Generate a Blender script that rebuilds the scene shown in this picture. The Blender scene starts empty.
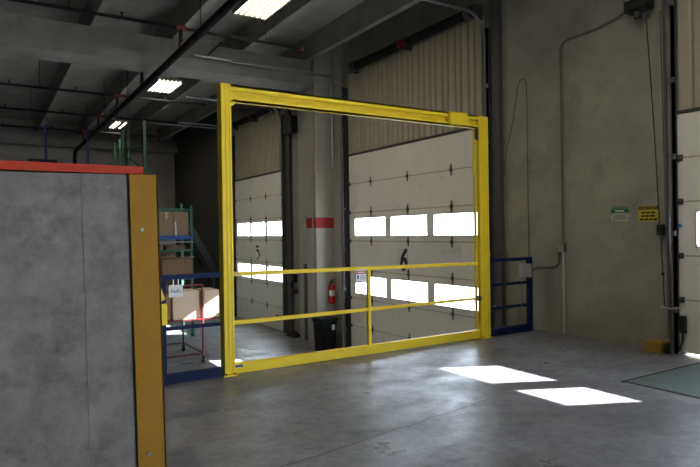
import bpy, bmesh, math, random
from mathutils import Vector, Matrix
random.seed(7)
S = bpy.context.scene
C = S.collection
LZ = -1.22          # level of the lower drive-in floor
WX = 7.02           # inner face of the dock wall

# ------------------------------------------------------------------ materials
def mat(name, col, rough=.6, metal=0., var=.0, scale=3., bump=0., bscale=40., spec=.5, dirt=None, dscale=1.2, dlo=.55, dhi=.75):
    m = bpy.data.materials.new(name); m.use_nodes = True
    nt = m.node_tree; N = nt.nodes; L = nt.links
    b = N['Principled BSDF']
    b.inputs['Base Color'].default_value = (*col, 1)
    b.inputs['Roughness'].default_value = rough
    b.inputs['Metallic'].default_value = metal
    b.inputs['Specular IOR Level'].default_value = spec
    tc = N.new('ShaderNodeTexCoord')
    if var or dirt:
        n = N.new('ShaderNodeTexNoise'); n.inputs['Scale'].default_value = scale
        n.inputs['Detail'].default_value = 6; n.inputs['Roughness'].default_value = .65
        L.new(tc.outputs['Object'], n.inputs['Vector'])
        r = N.new('ShaderNodeMapRange')
        r.inputs['From Min'].default_value = .3; r.inputs['From Max'].default_value = .7
        r.inputs['To Min'].default_value = 1 - var; r.inputs['To Max'].default_value = 1 + var
        L.new(n.outputs['Fac'], r.inputs['Value'])
        mx = N.new('ShaderNodeVectorMath'); mx.operation = 'SCALE'
        mx.inputs[0].default_value = col
        L.new(r.outputs['Result'], mx.inputs['Scale'])
        out = mx.outputs['Vector']
        if dirt:
            n2 = N.new('ShaderNodeTexNoise'); n2.inputs['Scale'].default_value = dscale
            n2.inputs['Detail'].default_value = 8; n2.inputs['Roughness'].default_value = .7
            L.new(tc.outputs['Object'], n2.inputs['Vector'])
            r2 = N.new('ShaderNodeMapRange')
            r2.inputs['From Min'].default_value = dlo; r2.inputs['From Max'].default_value = dhi
            L.new(n2.outputs['Fac'], r2.inputs['Value'])
            m2 = N.new('ShaderNodeMix'); m2.data_type = 'RGBA'
            L.new(r2.outputs['Result'], m2.inputs['Factor'])
            L.new(out, m2.inputs['A']); m2.inputs['B'].default_value = (*dirt, 1)
            out = m2.outputs['Result']
        L.new(out, b.inputs['Base Color'])
    if bump:
        n3 = N.new('ShaderNodeTexNoise'); n3.inputs['Scale'].default_value = bscale; n3.inputs['Detail'].default_value = 4
        L.new(tc.outputs['Object'], n3.inputs['Vector'])
        bp = N.new('ShaderNodeBump'); bp.inputs['Strength'].default_value = bump; bp.inputs['Distance'].default_value = .01
        L.new(n3.outputs['Fac'], bp.inputs['Height']); L.new(bp.outputs['Normal'], b.inputs['Normal'])
    return m

def emit(name, col, s):
    m = bpy.data.materials.new(name); m.use_nodes = True
    b = m.node_tree.nodes['Principled BSDF']
    b.inputs['Base Color'].default_value = (*col, 1)
    b.inputs['Emission Color'].default_value = (*col, 1); b.inputs['Emission Strength'].default_value = s
    return m

def glass_mat():
    m = bpy.data.materials.new('window_glass'); m.use_nodes = True
    nt = m.node_tree; N = nt.nodes; L = nt.links
    N.remove(N['Principled BSDF'])
    t = N.new('ShaderNodeBsdfTransparent'); t.inputs['Color'].default_value = (.95, .97, 1, 1)
    g = N.new('ShaderNodeBsdfGlossy'); g.inputs['Roughness'].default_value = .02
    mx = N.new('ShaderNodeMixShader')
    mx.inputs['Fac'].default_value = .05; L.new(t.outputs['BSDF'], mx.inputs[1]); L.new(g.outputs['BSDF'], mx.inputs[2])
    L.new(mx.outputs['Shader'], N['Material Output'].inputs['Surface'])
    return m

def floor_mat(name, base, joint=True):
    m = mat(name, base, .4, 0, .34, .9, .05, 30, .5)
    nt = m.node_tree; N = nt.nodes; L = nt.links
    b = N['Principled BSDF']
    tc = [n for n in N if n.bl_idname == 'ShaderNodeTexCoord'][0]
    src = b.inputs['Base Color'].links[0].from_socket
    # fine speckle
    n = N.new('ShaderNodeTexNoise'); n.inputs['Scale'].default_value = 11; n.inputs['Detail'].default_value = 9; n.inputs['Roughness'].default_value = .75
    L.new(tc.outputs['Object'], n.inputs['Vector'])
    r = N.new('ShaderNodeMapRange'); r.inputs['From Min'].default_value = .3; r.inputs['From Max'].default_value = .7
    r.inputs['To Min'].default_value = .58; r.inputs['To Max'].default_value = 1.4
    L.new(n.outputs['Fac'], r.inputs['Value'])
    mu = N.new('ShaderNodeVectorMath'); mu.operation = 'SCALE'
    L.new(src, mu.inputs[0]); L.new(r.outputs['Result'], mu.inputs['Scale'])
    out = mu.outputs['Vector']
    # dark tyre scuffs : stretched noise
    mp = N.new('ShaderNodeMapping'); mp.inputs['Scale'].default_value = (1.5, 2.1, 1); mp.inputs['Rotation'].default_value = (0, 0, .5)
    L.new(tc.outputs['Object'], mp.inputs['Vector'])
    ns = N.new('ShaderNodeTexNoise'); ns.inputs['Scale'].default_value = 1.1; ns.inputs['Detail'].default_value = 7; ns.inputs['Roughness'].default_value = .7
    L.new(mp.outputs['Vector'], ns.inputs['Vector'])
    rs = N.new('ShaderNodeMapRange'); rs.inputs['From Min'].default_value = .56; rs.inputs['From Max'].default_value = .78
    rs.inputs['To Max'].default_value = .28
    L.new(ns.outputs['Fac'], rs.inputs['Value'])
    m2 = N.new('ShaderNodeMix'); m2.data_type = 'RGBA'
    L.new(rs.outputs['Result'], m2.inputs['Factor']); L.new(out, m2.inputs['A'])
    m2.inputs['B'].default_value = (base[0] * .45, base[1] * .45, base[2] * .45, 1)
    out = m2.outputs['Result']
    # pale scrape marks
    nv = N.new('ShaderNodeTexNoise'); nv.inputs['Scale'].default_value = 2.3; nv.inputs['Detail'].default_value = 8; nv.inputs['Roughness'].default_value = .72; nv.inputs['Distortion'].default_value = .3
    L.new(tc.outputs['Object'], nv.inputs['Vector'])
    rv = N.new('ShaderNodeMapRange'); rv.inputs['From Min'].default_value = .56; rv.inputs['From Max'].default_value = .80; rv.inputs['To Max'].default_value = .6
    L.new(nv.outputs['Fac'], rv.inputs['Value'])
    m3 = N.new('ShaderNodeMix'); m3.data_type = 'RGBA'
    L.new(rv.outputs['Result'], m3.inputs['Factor']); L.new(out, m3.inputs['A'])
    m3.inputs['B'].default_value = (base[0] * 1.9, base[1] * 1.95, base[2] * 2.1, 1)
    out = m3.outputs['Result']
    if joint:   # one wandering crack through (1.59,3.44) and (3.93,3.79)
        sp = N.new('ShaderNodeSeparateXYZ'); L.new(tc.outputs['Object'], sp.inputs['Vector'])
        a = N.new('ShaderNodeMath'); a.operation = 'MULTIPLY_ADD'; a.inputs[1].default_value = -.15; a.inputs[2].default_value = -3.20
        L.new(sp.outputs['X'], a.inputs[0])
        d = N.new('ShaderNodeMath'); d.operation = 'ADD'; L.new(sp.outputs['Y'], d.inputs[0]); L.new(a.outputs[0], d.inputs[1])
        nw = N.new('ShaderNodeTexNoise'); nw.inputs['Scale'].default_value = 3.5; nw.inputs['Detail'].default_value = 5
        L.new(tc.outputs['Object'], nw.inputs['Vector'])
        w = N.new('ShaderNodeMath'); w.operation = 'MULTIPLY_ADD'; w.inputs[1].default_value = .1; w.inputs[2].default_value = -.05
        L.new(nw.outputs['Fac'], w.inputs[0])
        d2 = N.new('ShaderNodeMath'); d2.operation = 'ADD'; L.new(d.outputs[0], d2.inputs[0]); L.new(w.outputs[0], d2.inputs[1])
        ab = N.new('ShaderNodeMath'); ab.operation = 'ABSOLUTE'; L.new(d2.outputs[0], ab.inputs[0])
        cr = N.new('ShaderNodeMapRange'); cr.inputs['From Min'].default_value = .004; cr.inputs['From Max'].default_value = .016
        cr.inputs['To Min'].default_value = .65; cr.inputs['To Max'].default_value = 0
        L.new(ab.outputs[0], cr.inputs['Value'])
        m4 = N.new('ShaderNodeMix'); m4.data_type = 'RGBA'
        fd = N.new('ShaderNodeMapRange'); fd.inputs['From Min'].default_value = 3.7; fd.inputs['From Max'].default_value = 4.3
        fd.inputs['To Min'].default_value = 1; fd.inputs['To Max'].default_value = 0
        L.new(sp.outputs['X'], fd.inputs['Value'])
        pm = N.new('ShaderNodeMath'); pm.operation = 'MULTIPLY'; L.new(cr.outputs['Result'], pm.inputs[0]); L.new(fd.outputs['Result'], pm.inputs[1])
        L.new(pm.outputs[0], m4.inputs['Factor']); L.new(out, m4.inputs['A']); m4.inputs['B'].default_value = (.02, .02, .02, 1)
        out = m4.outputs['Result']
    L.new(out, b.inputs['Base Color'])
    rr = N.new('ShaderNodeMapRange'); rr.inputs['From Min'].default_value = .3; rr.inputs['From Max'].default_value = .7
    rr.inputs['To Min'].default_value = .22; rr.inputs['To Max'].default_value = .58
    L.new(ns.outputs['Fac'], rr.inputs['Value']); L.new(rr.outputs['Result'], b.inputs['Roughness'])
    return m

M = dict(
    floor=floor_mat('sealed_concrete_floor', (.176, .180, .204)),
    lower=floor_mat('drive_in_concrete_floor', (.20, .203, .208), False),
    wall=mat('tilt_up_concrete', (.32, .312, .26), .85, 0, .17, 1.3, .2, 25, .3, (.21, .195, .155), 1.0, .48, .72),
    backwall=mat('pale_block_paint', (.38, .37, .34), .85, 0, .08, 1.0),
    sidewall=mat('plain_wall_paint', (.20, .19, .17), .9),
    darkwall=mat('shade_dark_wall_and_belt', (.052, .050, .043), .7, 0, .1, 2.),  # unlit gloom of the far wall put into its colour; conveyor belt shares it
    tee=mat('precast_roof_concrete', (.26, .257, .24), .85, 0, .2, 2.0, .1, 30, .3),
    pillar=mat('cream_painted_concrete', (.40, .39, .345), .7, 0, .08, 3., .1, 30),
    rib=mat('ribbed_liner_panel', (.40, .365, .275), .6, 0, .08, 4.),
    ribdark=mat('ribbed_liner_groove', (.27, .23, .16), .7),
    door=mat('door_enamel', (.80, .785, .715), .55, 0, .05, 2., 0, 0, .4, (.45, .42, .34), 1.8, .58, .8),
    doorgap=mat('door_seam_rubber', (.46, .40, .30), .8),
    frame=mat('window_rim', (.55, .53, .48), .6),
    glass=glass_mat(),
    hinge=mat('zinc_hinge', (.10, .10, .10), .45, .6),
    track=mat('galvanised_track', (.22, .23, .25), .4, .8, .1, 8.),
    darksteel=mat('dark_painted_steel', (.05, .053, .062), .55, .1),
    greysteel=mat('grey_steel', (.075, .075, .077), .6, .1, .08, 5.),
    black=mat('black_plastic', (.012, .012, .014), .5),
    rubber=mat('black_rubber', (.015, .015, .015), .8),
    yellow=mat('yellow_gate_paint', (.88, .66, .022), .5, 0, .05, 5., 0, 0, .35, (.7, .5, .02), 6., .62, .8),
    ochre=mat('ochre_guard_paint', (.25, .124, .005), .65, 0, .10, 4., .05, 20, .25, (.20, .10, .004), 5., .58, .8),
    blue=mat('blue_rail_paint', (.001, .011, .062), .65, 0, .1, 6., 0, 0, .25),
    blockc=mat('cast_concrete_block', (.165, .155, .147), .85, 0, .24, 6.5, .4, 22, .3, (.088, .081, .075), 4.2, .48, .68),
    red=mat('red_beam_paint', (.34, .028, .010), .85, 0, .08, 6.),
    redband=mat('red_band_paint', (.38, .02, .025), .6, 0, .08, 5.),
    extred=mat('extinguisher_red', (.55, .015, .012), .3),
    white=mat('white_sheet', (.78, .78, .80), .5),
    greysheet=mat('grey_sheet', (.30, .30, .27), .6),
    paleink=mat('pale_ink', (.50, .50, .46), .6),
    signyellow=mat('sign_yellow', (.50, .43, .03), .6),
    signgreen=mat('sign_green', (.01, .13, .05), .5),
    signred=mat('sign_red', (.50, .02, .04), .5),
    signblue=mat('sign_pale_blue', (.52, .64, .74), .5),
    ink=mat('black_ink', (.015, .015, .015), .6),
    purple=mat('purple_ink', (.07, .02, .22), .6),
    greenink=mat('green_ink', (.15, .42, .22), .6),
    conduit=mat('metal_conduit', (.5, .5, .49), .4, .5),
    wallconduit=mat('dull_conduit', (.14, .135, .12), .55, .3),
    pipe=mat('black_iron_pipe', (.010, .010, .011), .8, 0, 0, 3., 0, 0, .2),
    coupling=mat('red_coupling', (.15, .012, .01), .5),
    reflector=mat('white_reflector', (.32, .30, .24), .3),
    housing=mat('lamp_housing', (.35, .35, .34), .5, .2),
    tube=emit('fluorescent_tube', (1., .88, .66), 4.5),
    card=mat('cardboard', (.40, .29, .19), .8, 0, .07, 6.),
    cardpale=mat('pale_cardboard', (.66, .53, .39), .8, 0, .05, 6.),
    carddark=mat('brown_cardboard', (.34, .225, .135), .8, 0, .1, 6.),
    tape=mat('white_tape', (.7, .7, .7), .5),
    teal=mat('teal_rack_paint', (.05, .19, .145), .55, 0, .1, 6.),
    green=mat('green_rack_paint', (.012, .075, .042), .5, 0, .1, 6.),
    plate=mat('number_plate_white', (.74, .73, .68), .55),
    bluebeam=mat('blue_beam_paint', (.02, .09, .38), .5),
    bluepost=mat('blue_post_paint', (.03, .05, .28), .5),
    trolley=mat('trolley_red_paint', (.16, .018, .018), .45),
    bin=mat('black_bin_plastic', (.006, .007, .009), .6, 0, .1, 6., 0, 0, .25),
    leveler=mat('leveler_steel_plate', (.115, .15, .15), .5, .2, .18, 3., .1, 30),
    chock=mat('yellow_chock', (.34, .22, .035), .8, 0, .1, 12.),
    outdoor=mat('apron_concrete', (.5, .5, .48), .9, 0, .05, .5),
    boxgrey=mat('light_box_enamel', (.42, .42, .40), .5),
    formseam=mat('form_seam_grout', (.22, .213, .205), .9),
    brown=mat('brown_stain', (.26, .22, .17), .9),
    pvc=mat('cream_conduit', (.42, .36, .26), .6),
)

# ------------------------------------------------------------------ mesh builder
class MB:
    def __init__(s): s.bm = bmesh.new()
    def box(s, x0, x1, y0, y1, z0, z1):
        v = [s.bm.verts.new((x, y, z)) for x in (x0, x1) for y in (y0, y1) for z in (z0, z1)]
        for f in ((0, 1, 3, 2), (4, 6, 7, 5), (0, 4, 5, 1), (2, 3, 7, 6), (0, 2, 6, 4), (1, 5, 7, 3)):
            s.bm.faces.new([v[i] for i in f])
        return s
    def hexa(s, bot, top):          # two quads, same winding
        b = [s.bm.verts.new(p) for p in bot]; t = [s.bm.verts.new(p) for p in top]; n = len(b)
        s.bm.faces.new(b[::-1]); s.bm.faces.new(t)
        for i in range(n):
            s.bm.faces.new([b[i], b[(i + 1) % n], t[(i + 1) % n], t[i]])
        return s
    def tube(s, pts, r, n=10, cap=True):
        pts = [Vector(p) for p in pts]; rings = []
        d0 = (pts[1] - pts[0]).normalized()
        up = Vector((0, 0, 1)) if abs(d0.z) < .9 else Vector((1, 0, 0))
        u = d0.cross(up).normalized(); 
        for i, p in enumerate(pts):
            if i == 0: t = pts[1] - pts[0]
            elif i == len(pts) - 1: t = pts[-1] - pts[-2]
            else: t = (pts[i + 1] - p).normalized() + (p - pts[i - 1]).normalized()
            t.normalize()
            u = (u - t * u.dot(t)).normalized(); w = t.cross(u)
            rr = r[i] if isinstance(r, (list, tuple)) else r
            rings.append([s.bm.verts.new(p + (u * math.cos(2 * math.pi * k / n) + w * math.sin(2 * math.pi * k / n)) * rr) for k in range(n)])
        for a, b in zip(rings, rings[1:]):
            for k in range(n):
                s.bm.faces.new([a[k], a[(k + 1) % n], b[(k + 1) % n], b[k]])
        if cap:
            s.bm.faces.new(rings[0][::-1]); s.bm.faces.new(rings[-1])
        return s
    def beam(s, p, q, w, h):        # rectangular bar, h measured upward-ish
        p = Vector(p); q = Vector(q); t = (q - p).normalized()
        up = Vector((0, 0, 1)) if abs(t.z) < .95 else Vector((0, 1, 0))
        u = t.cross(up).normalized(); v = u.cross(t)
        o = [u * a * w / 2 + v * b * h / 2 for a, b in ((-1, -1), (1, -1), (1, 1), (-1, 1))]
        return s.hexa([p + k for k in o], [q + k for k in o])
    def build(s, name, m, parent=None, bevel=0, smooth=False, seg=2):
        if bevel:
            bmesh.ops.bevel(s.bm, geom=[e for e in s.bm.edges], offset=bevel, segments=seg, affect='EDGES', clamp_overlap=True)
        bmesh.ops.recalc_face_normals(s.bm, faces=s.bm.faces)
        org = Vector(ORG.get(parent.name, (0, 0, 0))) if parent else Vector((0, 0, 0))
        if parent: bmesh.ops.translate(s.bm, verts=s.bm.verts, vec=-org)
        me = bpy.data.meshes.new(name); s.bm.to_mesh(me); s.bm.free()
        if smooth:
            for p in me.polygons: p.use_smooth = True
            try: me.set_sharp_from_angle(angle=math.radians(40))
            except Exception: pass
        me.materials.append(m)
        o = bpy.data.objects.new(name, me); C.objects.link(o)
        if parent:
            o.parent = parent
        ORG[o.name] = tuple(org)
        return o
ORG = {}
def B(*a): return MB().box(*a)
def T(pts, r, n=10): return MB().tube(pts, r, n)

def tag(o, label=None, cat=None, group=None, kind=None):
    if label: o['label'] = label
    if cat: o['category'] = cat
    if group: o['group'] = group
    if kind: o['kind'] = kind
    return o
def thing(name, loc, label, cat, group=None):
    o = bpy.data.objects.new(name, None); C.objects.link(o); o.location = loc; o.empty_display_size = .1
    ORG[o.name] = tuple(loc)
    return tag(o, label, cat, group)
def struct(name, mb, m, **k): return tag(mb.build(name, m, **k), kind='structure')
def kids(o): return [c for c in bpy.data.objects if c.parent == o]
def copy_tree(o, delta, parent=None):
    c = o.copy(); C.objects.link(c)
    if parent: c.parent = parent
    else: c.location = Vector(o.location) + Vector(delta)
    for k in kids(o): copy_tree(k, delta, c)
    return c
def text(name, body, m, parent, pos, right, up, size, depth=.0015, sx=1., shear=0., align='CENTER', fat=0):
    cu = bpy.data.curves.new(name, 'FONT'); cu.body = body; cu.size = size; cu.extrude = depth; cu.shear = shear; cu.offset = fat
    cu.align_x = align; cu.align_y = 'CENTER'; cu.resolution_u = 3
    tmp = bpy.data.objects.new(name + '_tmp', cu); C.objects.link(tmp)
    dg = bpy.context.evaluated_depsgraph_get(); dg.update()
    me = bpy.data.meshes.new_from_object(tmp.evaluated_get(dg))
    bpy.data.objects.remove(tmp); bpy.data.curves.remove(cu)
    R = Vector(right).normalized(); U = Vector(up).normalized(); n = R.cross(U)
    org = Vector(ORG.get(parent.name, (0, 0, 0)))
    mt = Matrix(((R.x * sx, U.x, n.x, pos[0] - org.x), (R.y * sx, U.y, n.y, pos[1] - org.y), (R.z * sx, U.z, n.z, pos[2] - org.z), (0, 0, 0, 1)))
    me.transform(mt); me.materials.clear(); me.materials.append(m)
    o = bpy.data.objects.new(name, me); C.objects.link(o); o.parent = parent; ORG[o.name] = tuple(org)
    return o
def arc(c, a, b, r, n=6):           # quarter arc from direction a to b around c
    c = Vector(c); a = Vector(a); b = Vector(b)
    return [c + a * r * math.cos(k * math.pi / 2 / n) + b * r * math.sin(k * math.pi / 2 / n) for k in range(n + 1)]

# ------------------------------------------------------------------ camera
cam = bpy.data.cameras.new('camera'); co = bpy.data.objects.new('camera', cam); C.objects.link(co)
cam.sensor_width = 36; cam.lens = 587.25 / 700 * 36; cam.clip_end = 300
r = Vector((.84857, -.52887, -.01445)).normalized(); f = Vector((.52875, .84877, -.00281)).normalized()
u = r.cross(f).normalized(); r = f.cross(u)
co.matrix_world = Matrix(((r.x, u.x, -f.x, 0), (r.y, u.y, -f.y, 0), (r.z, u.z, -f.z, 1.5), (0, 0, 0, 1)))
S.camera = co

# ------------------------------------------------------------------ shell
struct('floor', B(-12, WX, -9, 6.10, LZ - .3, 0), M['floor'])
struct('floor_lower', B(-12, WX + .3, 6.10, 25.5, LZ - .3, LZ), M['lower'])
struct('ground_apron', B(WX + .3, 60, -40, 60, LZ - .35, LZ - .08), M['outdoor'])
KD = .9935
D5 = (14.74 * KD, 18.34 * KD); D6 = (6.94 * KD, 11.26 * KD); D7 = (1.42, 3.86 * KD)
w = MB(); e = .05
top = 6.25
segs = [(-9, -8.6), (-5.4, -4.6), (-1.2, D7[0] + e), (D7[1] - e, D6[0] + e), (D6[1] - e, D5[0] + e), (D5[1] - e, 18.6)]
for a, b in segs: w.box(WX, WX + .3, a, b, LZ - .3, top)
for (a, b), z0, z1 in (((-8.6, -5.4), 0, 3.0), ((-4.6, -1.2), 0, 3.0), ((D7[0] + e, D7[1] - e), 0.0, 2.80), ((D6[0] + e, D6[1] - e), LZ, 3.17), ((D5[0] + e, D5[1] - e), LZ, 3.17)):  # both full-height gaps behind the camera are added open doors for fill daylight
    w.box(WX, WX + .3, a, b, z1, top)
    if z0 > LZ: w.box(WX, WX + .3, a, b, LZ - .3, z0 - .001)
struct('wall_right', w, M['wall'])
struct('wall_right_far', B(WX, WX + .3, 18.6, 25.5, LZ - .3, top), M['darkwall'])  # same dock wall continued, its shade painted in as a dark colour
struct('wall_back', B(-12, WX + .3, 25.5, 25.8, LZ - .3, top), M['backwall'])
w = MB()
w.box(-12.3, -12, -9, 25.8, LZ - .3, top)
struct('wall_left', w, M['sidewall'])
struct('wall_front', B(-12, WX + .3, -9.3, -9, LZ - .3, top), M['sidewall'])
struct('ceiling', B(-12.3, WX + .3, -9.3, 25.8, 5.95, 6.3), M['tee'])
# double-tee stems, one each
for i in range(12):
    x = 6.40 - 1.525 * i
    mb = MB().hexa([(x - .065, -9, 5.47), (x + .065, -9, 5.47), (x + .065, 25.5, 5.47), (x - .065, 25.5, 5.47)],
                   [(x - .11, -9, 5.96), (x + .11, -9, 5.96), (x + .11, 25.5, 5.96), (x - .11, 25.5, 5.96)])
    struct('ceiling_rib', mb, M['tee'])
# main ledge beam and a far one by the back wall
mb = MB(); mb.box(-12, 6.5, 12.02, 12.5, 4.90, 5.47); mb.box(-12, 6.5, 11.88, 12.64, 4.88, 5.09)
struct('ceiling_beam', mb, M['tee'])
mb = MB(); mb.box(-12, 7.0, 25.05, 25.48, 5.25, 5.47); mb.box(-12, 7.0, 24.9, 25.48, 4.95, 5.25)
struct('ceiling_beam', mb, M['tee'])
# pillar between the tall doors
pil = struct('pillar', B(6.48, WX, 11.87, 12.34, LZ, 5.95), M['pillar'], bevel=.012)
B(6.474, WX - .01, 11.864, 12.345, 1.60, 1.84).build('painted_band', M['redband'], pil)['label'] = 'red painted band'
# shallow pilaster strips either side
struct('trim_1', B(6.93, WX, 12.345, 13.62, LZ, 5.9), M['pillar'])
struct('trim_2', B(6.95, WX, 11.54, 11.86, LZ, 5.9), M['pillar'])
# ribbed liner panels over the doors
def liner(name, y0, y1, z0, z1):
    cuts = []
    mb = B(6.985, WX, y0, y1, z0, z1)
    y = y0 + .03; k = 0
    while y < y1 - .06:
        wd = .125 if k % 2 else .165
        k += 1
        mb.hexa([(6.985, y, z0), (6.985, y + wd, z0), (6.965, y + wd - .02, z0), (6.965, y + .02, z0)],
                [(6.985, y, z1), (6.985, y + wd, z1), (6.965, y + wd - .02, z1), (6.965, y + .02, z1)])
        cuts.append(y); y += wd + .022
    o = struct(name, mb, M['rib'])
    g = MB()
    for y in cuts[1:]: g.box(6.980, 6.986, y - .018, y - .004, z0, z1)
    g.build('panel_groove', M['ribdark'], o)
liner('trim_3', 6.98, 11.22, 3.22, 5.02)
liner('trim_4', 14.82, 18.2, 3.24, 5.0)
liner('trim_5', 1.3, 3.74, 2.87, 5.02)

# ------------------------------------------------------------------ overhead doors
FX = 6.965          # inner face of the door leaves
def door(name, y0, y1, seams, wins, hy, label):
    seams = [1.5 + (z - 1.5) * KD for z in seams[:-1]] + seams[-1:]
    wins = {i: (1.5 + (q[0] - 1.5) * KD, 1.5 + (q[1] - 1.5) * KD, [(a * KD, b * KD) for a, b in q[2]]) for i, q in wins.items()}
    hy = [y * KD for y in hy]
    d = thing(name, (FX, (y0 + y1) / 2, seams[-1]), label, 'door'); d['kind'] = 'structure'
    for i in range(len(seams) - 1):
        z1, z0 = seams[i], seams[i + 1]
        mb = MB(); g = .009
        wn = wins.get(i)
        if not wn:
            mb.box(FX, FX + .02, y0, y1, z0 + g, z1 - g); mb.box(FX + .018, FX + .05, y0, y1, z0, z1)
        else:
            za, zb, ys = wn
            for xa, xb, q in ((FX, FX + .02, g), (FX + .018, FX + .05, 0)):
                mb.box(xa, xb, y0, y1, z0 + q, za); mb.box(xa, xb, y0, y1, zb, z1 - q)
                cur = y0
                for a, b in ys:
                    mb.box(xa, xb, cur, a, za, zb); cur = b
                mb.box(xa, xb, cur, y1, za, zb)
        sec = mb.build('panel', M['door'], d)
        if wn:
            for a, b in ys:
                fr = MB(); t = .018
                fr.box(FX - .008, FX + .03, a - t, b + t, zb - .004, zb + t); fr.box(FX - .008, FX + .03, a - t, b + t, za - t, za + .004)
                fr.box(FX - .008, FX + .03, a - t, a + .004, za + .004, zb - .004); fr.box(FX - .008, FX + .03, b - .004, b + t, za + .004, zb - .004)
                fr.build('window_frame', M['frame'], sec)
                B(FX + .022, FX + .028, a, b, za, zb).build('window_pane', M['glass'], sec)
        if i:       # hinges on the seam at the top of this panel
            for y in hy:
                h = MB(); h.box(FX - .012, FX, y - .03, y + .03, z1 - .035, z1 + .035); h.box(FX - .008, FX, y - .016, y + .016, z1 - .10, z1 + .10)
                h.tube([(FX - .018, y - .032, z1), (FX - .018, y + .032, z1)], .013, 8)
                h.build('hinge', M['hinge'], d)
            for y in (y0 + .03, y1 - .03):
                h = MB(); h.box(FX - .012, FX, y - .03, y + .03, z1 - .035, z1 + .035)
                h.tube([(FX - .03, y - .02, z1), (FX - .03, y + .02, z1)], .02, 8)
                h.build('edge_hinge', M['hinge'], d)
        B(FX + .006, FX + .03, y0 + .002, y1 - .002, z1 - .012, z1 + .012).build('seam_seal', M['doorgap'], d) if i else None
    return d
z6 = [3.20, 2.57, 1.925, 1.295, .65, .02, -.60, LZ]
d5 = door('door_1', *D5, z6, {2: (1.42, 1.825, [(14.785, 15.80), (15.96, 16.96), (17.12, 18.16)]), 4: (.13, .545, [(14.785, 15.80), (15.96, 16.96), (17.12, 18.16)])}, (15.88, 17.04),
          'cream sectional dock door marked 5 with two rows of windows')
d6 = door('door_2', *D6, z6, {2: (1.41, 1.80, [(7.17, 8.335), (8.53, 9.68), (9.86, 11.03)]), 4: (.14, .53, [(7.17, 8.335), (8.53, 9.68), (9.86, 11.03)])}, (7.85, 9.11, 10.39),
          'cream sectional dock door marked 6 seen through the yellow gate')
d7 = door('door_3', *D7, [2.84, 2.32, 1.80, 1.16, .64, .022], {2: (1.275, 1.675, [(1.935, 2.545), (2.825, 3.65)])}, (2.72,),
          'cream dock door at the end of the concrete wall with light under it')
# brown rim line at the top of the tall doors
B(6.955, 6.985, D6[0], D6[1], 3.195, 3.235).build('head_seal', M['darksteel'], d6)
B(6.955, 6.985, D5[0], D5[1], 3.195, 3.235).build('head_seal', M['darksteel'], d5)
B(6.955, 6.985, D7[0], D7[1], 2.835, 2.87).build('head_seal', M['darksteel'], d7)
# numbers
pl = B(FX - .006, FX, 9.07, 9.37, .705, 1.14).build('number_plate', M['plate'], d6)
for a in ((9.07, 9.37, .705, .710), (9.07, 9.37, 1.135, 1.14), (9.07, 9.075, .71, 1.135), (9.365, 9.37, .71, 1.135)):
    B(FX - .008, FX - .005, *a).build('plate_border', M['hinge'], pl)
text('number_six', '6', M['ink'], pl, (FX - .008, 9.22, .92), (0, -1, 0), (0, 0, 1), .60, sx=.82, shear=.2, fat=.018)
# stencilled 5: broken strokes
st = MB(); fx = FX - .003
def stroke(pts, wd):
    for (ya, za), (yb, zb) in zip(pts, pts[1:]):
        st.beam((fx, ya, za), (fx, yb, zb), .004, wd) if abs(za - zb) < abs(ya - yb) else st.hexa(
            [(fx - .002, ya - wd / 2, za), (fx + .002, ya - wd / 2, za), (fx + .002, ya + wd / 2, za), (fx - .002, ya + wd / 2, za)],
            [(fx - .002, yb - wd / 2, zb), (fx + .002, yb - wd / 2, zb), (fx + .002, yb + wd / 2, zb), (fx - .002, yb + wd / 2, zb)])
stroke([(16.56, 1.10), (16.34, 1.10)], .055)
stroke([(16.52, .99), (16.42, .985), (16.34, .95)], .07)
stroke([(16.345, .95), (16.315, .88), (16.33, .80)], .075)
stroke([(16.345, .78), (16.42, .73), (16.50, .725)], .04)
st.build('number_five', M['ink'], d5)
# lift handle and dark lock at bottom of door 5
B(FX - .03, FX, 14.98, 15.14, -.93, -.80).build('lift_handle', M['black'], d5)

# door tracks (fixed to the wall)
def track(name, path, y, sgn, z0, z1, label, grp=None, m='track', rr=.026, xe=WX - .001, hw=.03, jm='darksteel'):
    t = thing(name, (6.95, y, z0), label, 'door track', grp)
    xs = 6.90 if hw > .025 else 6.94
    a = MB(); a.box(xs, xe, y - hw, y + hw, z0, z1); a.box(xs, xs + .012, y - hw * 1.5, y + hw * 1.5, z0, z1)
    a.build('jamb_angle', M[jm], t)
    T(path, rr, 8).build('rail', M[m], t, smooth=True)
    z = z0 + .5
    while z < z1 - .3:
        B(6.865, 6.90, y - .04, y + .04, z, z + .06).build('bracket', M['track'], t); z += .9
    return t
def hl(y, z0, ztop, lean=0, rr=.38, run=2.2):
    x0 = 6.865
    return [(x0, y, z0), (x0 - lean, y, ztop - rr)] + [tuple(p) for p in arc((x0 - lean - rr, y, ztop - rr), (1, 0, 0), (0, 0, 1), rr)][1:] + [(x0 - lean - rr - run, y, ztop)]
track('door_track', hl(6.86, LZ, 4.97), 6.84, 1, LZ, 4.75, 'curved lift track between the yellow gate top and the concrete wall')
track('door_track', hl(11.30, LZ, 4.97), 11.30, -1, LZ, 4.75, 'lift track of door 6 on the side by the fire extinguisher')
track('door_track', hl(14.47, LZ, 4.9), 14.47, 1, LZ, 4.7, 'lift track of door 5 on the side towards the pillar', jm='wallconduit')
track('door_track', hl(18.35, LZ, 4.9), 18.35, -1, LZ, 4.7, 'lift track of door 5 beside the dark far wall')
track('door_track', hl(3.88, 0, 5.3, .10, .3, 1.0), 3.865, -1, 0, 4.9, 'dark steel track on the edge of the dock door beside the yellow chock', None, 'darksteel', .018, 6.955, .022)
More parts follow.
